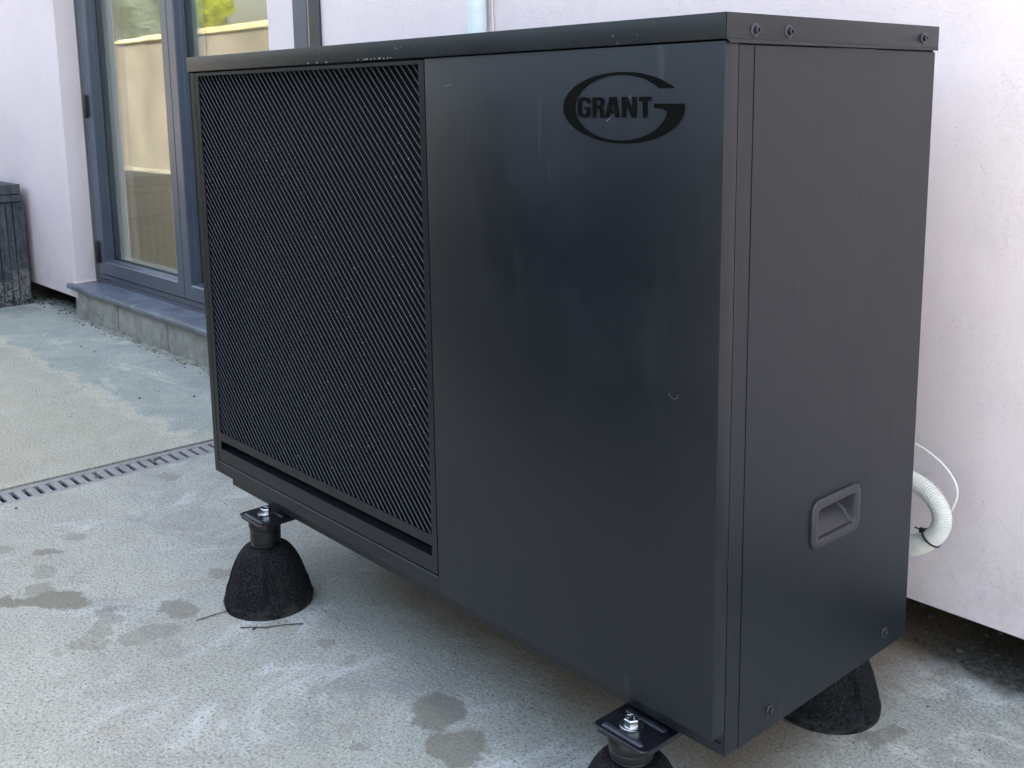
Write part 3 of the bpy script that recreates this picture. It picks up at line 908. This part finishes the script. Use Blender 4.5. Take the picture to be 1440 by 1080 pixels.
# water beads along the lid edge
b = MB()
def bead(x, z, q, h=1.0):
    b.sphere((x, LY0-.0002, z), q*h, q*.8, q, 8, 5)
for x in (0.485, 0.515, 0.545): bead(x, 1.1118, .0020)
for x, h in ((0.642, 1), (0.667, 2.6), (0.680, 1), (0.690, .8), (0.704, 2.4), (0.716, 1.2), (0.727, .7), (0.735, .6), (0.66, .8)): bead(x, 1.1122 + rnd.uniform(0, .001), .0016, h)
for x, z in ((0.755, 1.125), (0.765, 1.128), (0.748, 1.127), (0.80, 1.126), (1.222, 1.1128), (1.214, 1.122), (1.255, 1.121), (0.50, 1.128), (0.52, 1.127), (0.56, 1.120), (0.575, 1.123)): bead(x, z, rnd.uniform(.0007, .0014))
for _ in range(10): bead(rnd.uniform(.45, .80), rnd.uniform(1.113, 1.125), rnd.uniform(.0004, .0007))
tag(b.build('water_beads', M['drop'], lid, smooth=80), 'small water beads on the lid edge', kind='stuff')

# flange screws on the side
def screw(y, z, x):
    bb = MB()
    bb.lathe(y, z, [(0.0082, x-.0002), (0.0082, x+.0009), (0.0070, x+.0018), (0.0050, x+.0020)], 18, axis='x')
    o = bb.build('screw', M['screw'], unit, smooth=35)
    bb = MB()
    bb.lathe(y, z, [(0.0048, x+.0019), (0.0048, x+.0052), (0.0041, x+.0060), (0.0026, x+.0060), (0.0022, x+.0038)], 6, axis='x')
    bb.build('hex_head', M['screw'], o, smooth=25)
for y, z in ((0.050, 1.121), (0.118, 1.1215), (0.448, 1.1225)): screw(y, z, LX1)
for y, z in ((0.1255, 0.2255), (0.4255, 0.2285)): screw(y, z, W)

# badge: the big G and the word GRANT, raised glossy black
LOGO = {'G': [[(500, 492), (500, 530), (468, 561), (415, 572), (352, 573), (298, 559), (270, 525), (265, 487), (264, 391), (275, 346), (309, 321), (360, 311), (423, 312), (471, 325), (495, 353), (498, 448), (388, 448), (387, 416), (429, 416), (425, 372), (400, 354), (360, 355), (339, 372), (337, 493), (352, 522), (382, 531), (415, 524), (431, 505), (431, 492)]], 'R': [[(536, 567), (662, 568), (715, 559), (744, 528), (746, 478), (728, 453), (706, 441), (732, 416), (735, 314), (666, 313), (662, 404), (645, 421), (606, 422), (604, 313), (535, 313)], [(606, 529), (654, 529), (675, 516), (676, 478), (657, 464), (606, 464)]], 'A': [[(835, 571), (951, 569), (1006, 315), (938, 314), (926, 364), (848, 364), (829, 314), (755, 314)], [(888, 517), (861, 406), (916, 406)]], 'N': [[(1047, 568), (1130, 568), (1221, 428), (1220, 567), (1291, 566), (1293, 316), (1214, 316), (1117, 464), (1118, 315), (1048, 315)]], 'T': [[(1334, 568), (1527, 566), (1527, 516), (1468, 517), (1470, 317), (1396, 316), (1395, 515), (1335, 515)]], 'ring': [[(1898, 667), (1840, 703), (1773, 736), (1699, 767), (1618, 795), (1531, 818), (1438, 839), (1341, 855), (1239, 867), (1135, 874), (1030, 877), (923, 875), (817, 868), (713, 857), (611, 841), (514, 820), (422, 794), (336, 765), (258, 731), (189, 694), (129, 653), (80, 610), (42, 565), (15, 518), (1, 470), (-1, 421), (9, 373), (32, 325), (66, 278), (112, 234), (169, 192), (236, 153), (312, 118), (397, 86), (488, 59), (585, 36), (686, 17), (791, 4), (898, -5), (1005, -9), (1113, -8), (1218, -2), (1321, 9), (1421, 23), (1515, 42), (1604, 66), (1687, 92), (1763, 122), (1831, 155), (1891, 191), (1942, 228), (1984, 268), (2016, 309), (2039, 352), (2052, 395), (2056, 438), (2049, 481), (1575, 484), (1575, 429), (1654, 427), (1732, 415), (1776, 393), (1783, 365), (1767, 328), (1745, 291), (1716, 256), (1681, 222), (1639, 190), (1592, 161), (1539, 133), (1482, 109), (1419, 87), (1353, 68), (1283, 53), (1210, 41), (1135, 32), (1058, 28), (981, 28), (903, 31), (826, 39), (751, 50), (677, 65), (607, 84), (541, 107), (479, 133), (422, 162), (371, 194), (326, 228), (289, 265), (259, 304), (236, 344), (222, 385), (215, 426), (217, 468), (227, 509), (245, 549), (271, 588), (305, 626), (345, 661), (393, 694), (446, 724), (505, 751), (568, 775), (636, 796), (706, 812), (780, 825), (855, 835), (932, 840), (1009, 841), (1085, 839), (1161, 833), (1234, 823), (1306, 810), (1374, 793), (1438, 773), (1499, 750), (1555, 724), (1606, 696), (1651, 665)]]}
def lg(loops): return [[(1.122 + x*1e-4, 0.990 + z*1e-4) for x, z in l] for l in loops]
badge = MB()
badge.prism_xz(lg(LOGO['ring']), -0.0013, 0.0004)
badge_o = badge.build('badge', M['gloss_black'], fp)
badge_o['label'] = 'glossy black letter G of the badge'
for ch in 'GRANT':
    b = MB(); b.prism_xz(lg(LOGO[ch]), -0.0013, 0.0004)
    b.build('letter', M['gloss_black'], fp)
# small pale scuffs on the front sheet
b = MB()
def scuff(pts, rr): b.tube([(x, -0.0002, z) for x, z in pts], rr, 5)
scuff([(1.307, .680), (1.310, .675), (1.316, .673), (1.321, .676), (1.323, .680)], .0002)
scuff([(1.200, 1.016), (1.206, 1.021)], .0005); scuff([(1.238, 1.045), (1.242, 1.049)], .0003)
scuff([(0.866, 1.066), (0.884, 1.0685)], .0004)
b.build('scuff', M['scuff'], fp)

# ---- rails, feet
def rail(cx):
    b = MB()
    xa, xb, ya, yb = cx-.0485, cx+.0485, -.036, .560
    b.rings([[(x, y, z) for x, y in [(p[0]+cx, p[1]) for p in [(q[0], q[1]) for q in rrect(-.0485+i_, .0485-i_, ya+i_, yb, .010)]]] for i_, z in ((.001, .1905), (0, .1915), (0, .1930), (.001, .1940))])
    rim = [(xa+.002, ya, .1938), (xb-.002, ya, .1938)]
    b.box(xa+.001, xa+.004, ya+.014, yb, 0.1855, 0.1904)
    b.box(xb-.004, xb-.001, ya+.014, yb, 0.1855, 0.1904)
    b.box(xa+.012, xb-.012, ya+.001, ya+.004, 0.1865, 0.1904)
    ro = b.build('mounting_rail', M['bracket'], unit, smooth=40)
    for yy, mm in ((-.0245, M['rib']), (.0235, M['rib'])):
        b = MB(); rs = []
        for ins, z in ((0, .1937), (.001, .1958), (.0028, .1966)):
            ring = []
            hw = .037 - ins; hr = .0052 - ins
            for i in range(8): a = math.pi*(-.5 + i/7); ring.append((cx + hw - .005 + hr*math.cos(a), yy + hr*math.sin(a), z))
            for i in range(8): a = math.pi*(.5 + i/7); ring.append((cx - hw + .005 + hr*math.cos(a), yy + hr*math.sin(a), z))
            rs.append(ring)
        b.rings(rs); b.build('embossed_rib', mm, ro, smooth=60)
    return ro
rail(0.2200); rail(1.2535)

def flute(r_, h, t):
    f = 0.0
    for a0 in (-2.356, -0.785, 0.785, 2.356):
        d_ = (t - a0 + math.pi) % (2*math.pi) - math.pi
        w_ = max(0.0, 1 - (d_/0.17)**2)
        v_ = max(0.0, min(1.0, (h-.030)/.008)) * max(0.0, min(1.0, (.118-h)/.05))
        f += w_*v_*0.013
        # flared trapezoid pad below each flute
        wid = 0.20 + 0.16*max(0.0, (.038-h)/.03)
        if abs(d_) < wid and .012 < h < .050: f -= 0.0020
    f += 0.0004*noise.noise(Vector((math.cos(t)*6, math.sin(t)*6, h*60)))
    return r_ - f
def foot(cx, cy, rot=0.0, hs=1.0):
    b = MB()
    prof = [(.0905, 0.0), (.0915, .006), (.0915, .0135), (.0895, .0150), (.0885, .022), (.0868, .032), (.0848, .040), (.0822, .050), (.0795, .060), (.0760, .071), (.0715, .083), (.0665, .0945), (.0605, .106), (.0545, .1150), (.0480, .1225), (.0420, .1270), (.0345, .1290), (.0300, .1285), (.0290, .126)]
    b.lathe(cx, cy, [(r_, h*hs) for r_, h in prof], 120, fr=lambda r_, h, t: flute(r_, h/hs, t + rot))
    fo = b.build('rubber_foot', M['rubber'], unit, smooth=45)
    b = MB()
    prof = [(.0290, .125), (.0302, .1300), (.0302, .1322), (.0290, .1332), (.0290, .1346), (.0304, .1356), (.0304, .1378), (.0292, .1388), (.0292, .1400), (.0315, .1415), (.0318, .1640), (.0305, .1655), (.0305, .1668), (.0325, .1680), (.0335, .1720), (.0335, .1800), (.0300, .1850), (.020, .1890)]
    if hs > 1: prof = [(.0290, .125*hs), (.0302, .1300*hs), (.0302, .1515), (.0290, .1530), (.0315, .1545)] + [p for p in prof if p[1] > .16]
    b.lathe(cx, cy, prof, 40); b.build('threaded_collar', M['collar'], fo, smooth=35)
    return fo
def bolt(fo, cx, cy):
    b = MB()
    b.lathe(cx, cy, [(.0168, .1941), (.0170, .1948), (.0170, .1964), (.0160, .1970)], 28)
    b.build('washer', M['zinc'], fo, smooth=35)
    b = MB()
    b.lathe(cx, cy, [(.0112, .1972), (.0112, .2052), (.0098, .2066), (.0085, .2066), (.0082, .2062)], 6)
    for a in (0.3, 1.4, 2.6, 3.9):
        b.box(cx + .0045*math.cos(a)-.0011, cx + .0045*math.cos(a)+.0011, cy + .0045*math.sin(a)-.0009, cy + .0045*math.sin(a)+.0009, .2062, .2069)
    b.build('bolt', M['zinc'], fo, smooth=20)
f1 = foot(1.2480, 0.0, 0.15, 1.155); bolt(f1, 1.2480, 0.0)
f2 = foot(0.2150, 0.002, -0.35); bolt(f2, 0.2140, 0.0065)
for cx, cy in ((1.2330, 0.517), (0.215, 0.52)):
    fo = f2.copy(); col.objects.link(fo); fo.parent = unit; fo.location = f2.location + Vector((cx-0.215, cy, 0))
    if cx > 1: pass
    for ch in f2.children:
        c = ch.copy(); col.objects.link(c); c.parent = fo

# ---- hose and cable behind the unit
def smooth_path(pts, n=12):
    pts = [Vector(p) for p in pts]; out = []
    for i in range(len(pts)-1):
        p0 = pts[max(i-1, 0)]; p1 = pts[i]; p2 = pts[i+1]; p3 = pts[min(i+2, len(pts)-1)]
        for k in range(n):
            t = k/n
            out.append(0.5*((2*p1) + (p2-p0)*t + (2*p0-5*p1+4*p2-p3)*t*t + (3*p1-p0-3*p2+p3)*t*t*t))
    out.append(pts[-1]); return out
def resample(pts, step):
    out = [pts[0]]; acc = 0.0
    for a, b_ in zip(pts[:-1], pts[1:]):
        L = (b_-a).length
        while acc + L >= step and L > 1e-9:
            t = (step-acc)/L; a = a.lerp(b_, t); out.append(a.copy()); L = (b_-a).length; acc = 0.0
        acc += L
    return out
hp = resample(smooth_path([(1.16, .56, .40), (1.24, .60, .412), (1.29, .615, .412), (1.320, .62, .4045), (1.347, .62, .3935), (1.3665, .62, .374), (1.3735, .62, .351), (1.3665, .62, .327), (1.351, .62, .3085), (1.328, .62, .292), (1.29, .62, .279), (1.22, .63, .265), (1.1, .64, .25)]), .00085)
b = MB()
b.tube(hp, .0158, 18, rf=lambda k: (.0158, .0163, .0158, .0146)[k % 4])
hose = b.build('corrugated_hose', M['hose'], None, smooth=80)
tag(hose, 'ivory corrugated hose looping out behind the black unit', 'hose')
b = MB()
cb = smooth_path([(1.20, .60, .47), (1.26, .63, .472), (1.312, .638, .463), (1.345, .638, .450), (1.369, .638, .433), (1.3845, .638, .412), (1.387, .640, .392), (1.380, .643, .37), (1.366, .648, .345), (1.350, .645, .325), (1.334, .635, .3135), (1.312, .622, .3055), (1.27, .60, .300)])
b.tube(cb, .0021, 8)
tag(b.build('cable', M['cable'], None, smooth=80), 'thin white cable arching outside the corrugated hose', 'cable')
b = MB()
c_ = Vector((1.357, .62, .3155)); ax = Vector((.62, 0, .78)).normalized()
e1 = ax.cross(Vector((0, 1, 0))).normalized(); e2 = Vector((0, 1, 0))
b.tube([c_ + (e1*math.cos(a) + e2*math.sin(a))*.0172 for a in [2*math.pi*i/28 for i in range(29)]], .0019, 6)
hd = c_ + e1*(-.018) + e2*(-.006)
if hd.x > c_.x: hd = c_ - e1*(-.018) + e2*(-.006)
b.box(hd.x-.004, hd.x+.004, hd.y-.004, hd.y+.003, hd.z-.004, hd.z+.004, .001)
b.tube([hd, hd + Vector((-.010, -.006, .004))], .0014, 5)
tag(b.build('cable_tie', M['tie'], None, smooth=50), 'black cable tie strapping the thin cable to the corrugated hose', 'cable tie')

# ---- black timber box at the far left
box_ = empty('timber_box', (-4.0, .55, 0), 'weathered black timber box standing against the wall at far left', 'planter box')
ys = [.757, .700, .665, .622, .578, .535, .49, .445, .40, .355, .31]
for a, b_ in zip(ys[1:], ys[:-1]):
    b = MB(); b.box(-3.728, -3.710 + rnd.uniform(-.002, .001), a+.0022, b_-.0012, 0.026, 0.545, .002)
    b.build('board', M['bin'], box_)
x = -3.712
while x > -4.30:
    b = MB(); b.box(x-.055, x-.002, .292, .309, .026, .545, .002); b.build('board', M['bin'], box_); x -= .056
b = MB()
b.box(-4.33, -3.705, .285, .752, .549, .586, .003)
b.build('rail', M['bin'], box_)
b = MB(); b.box(-4.33, -3.702, .285, .745, .589, .640, .005, 2); b.build('lid', M['bin'], box_)
b = MB(); b.box(-4.31, -3.716, .30, .742, 0.0, .0255, .002); b.build('base', M['bin'], box_)
b = MB(); b.box(-4.30, -3.7285, .3095, .745, .03, .548); b.build('carcass', M['dark'], box_)

# ---- small things on the ground
b = MB(); b.tube([(.193, -.152, .002), (.198, -.115, .003), (.203, -.088, .004)], .0011, 5)
tag(b.build('twig', M['twig']), 'short thin twig touching the left side of the front-left rubber foot', 'twig')
b = MB(); b.tube([(.283, -.100, .002), (.300, -.082, .003), (.317, -.062, .002), (.335, -.03, .003), (.356, .002, .002)], .0011, 5)
b.tube([(.305, -.076, .003), (.308, -.086, .003)], .0018, 5); b.tube([(.317, -.062, .003), (.323, -.063, .003)], .0009, 5)
tag(b.build('twig', M['twig']), 'longer knotted twig lying in front of the front-left rubber foot', 'twig')
b = MB()
for _ in range(420):
    x = rnd.uniform(1.0, 2.3); y = rnd.uniform(.825, 1.10)
    b.stone((x, y, -.0005), abs(rnd.gauss(.0, .0032)) + .0012, .6)
for _ in range(260):
    x = rnd.uniform(-3.2, 1.1); y = rnd.uniform(.74, .79)
    b.stone((x, y, -.0005), rnd.uniform(.001, .004), .6)
for _ in range(160):
    b.stone((rnd.uniform(-3.3, 2.1), rnd.uniform(-.6, .75), -.0004), abs(rnd.gauss(0, .0012)) + .0008, .5)
for _ in range(160):
    b.stone((rnd.uniform(-5.0, -3.18), rnd.uniform(.76, .95), -.0005), rnd.uniform(.002, .006), .6)
tag(b.build('gravel', M['stone'], None, smooth=70), 'loose grit and small stones along the foot of the wall', kind='stuff')
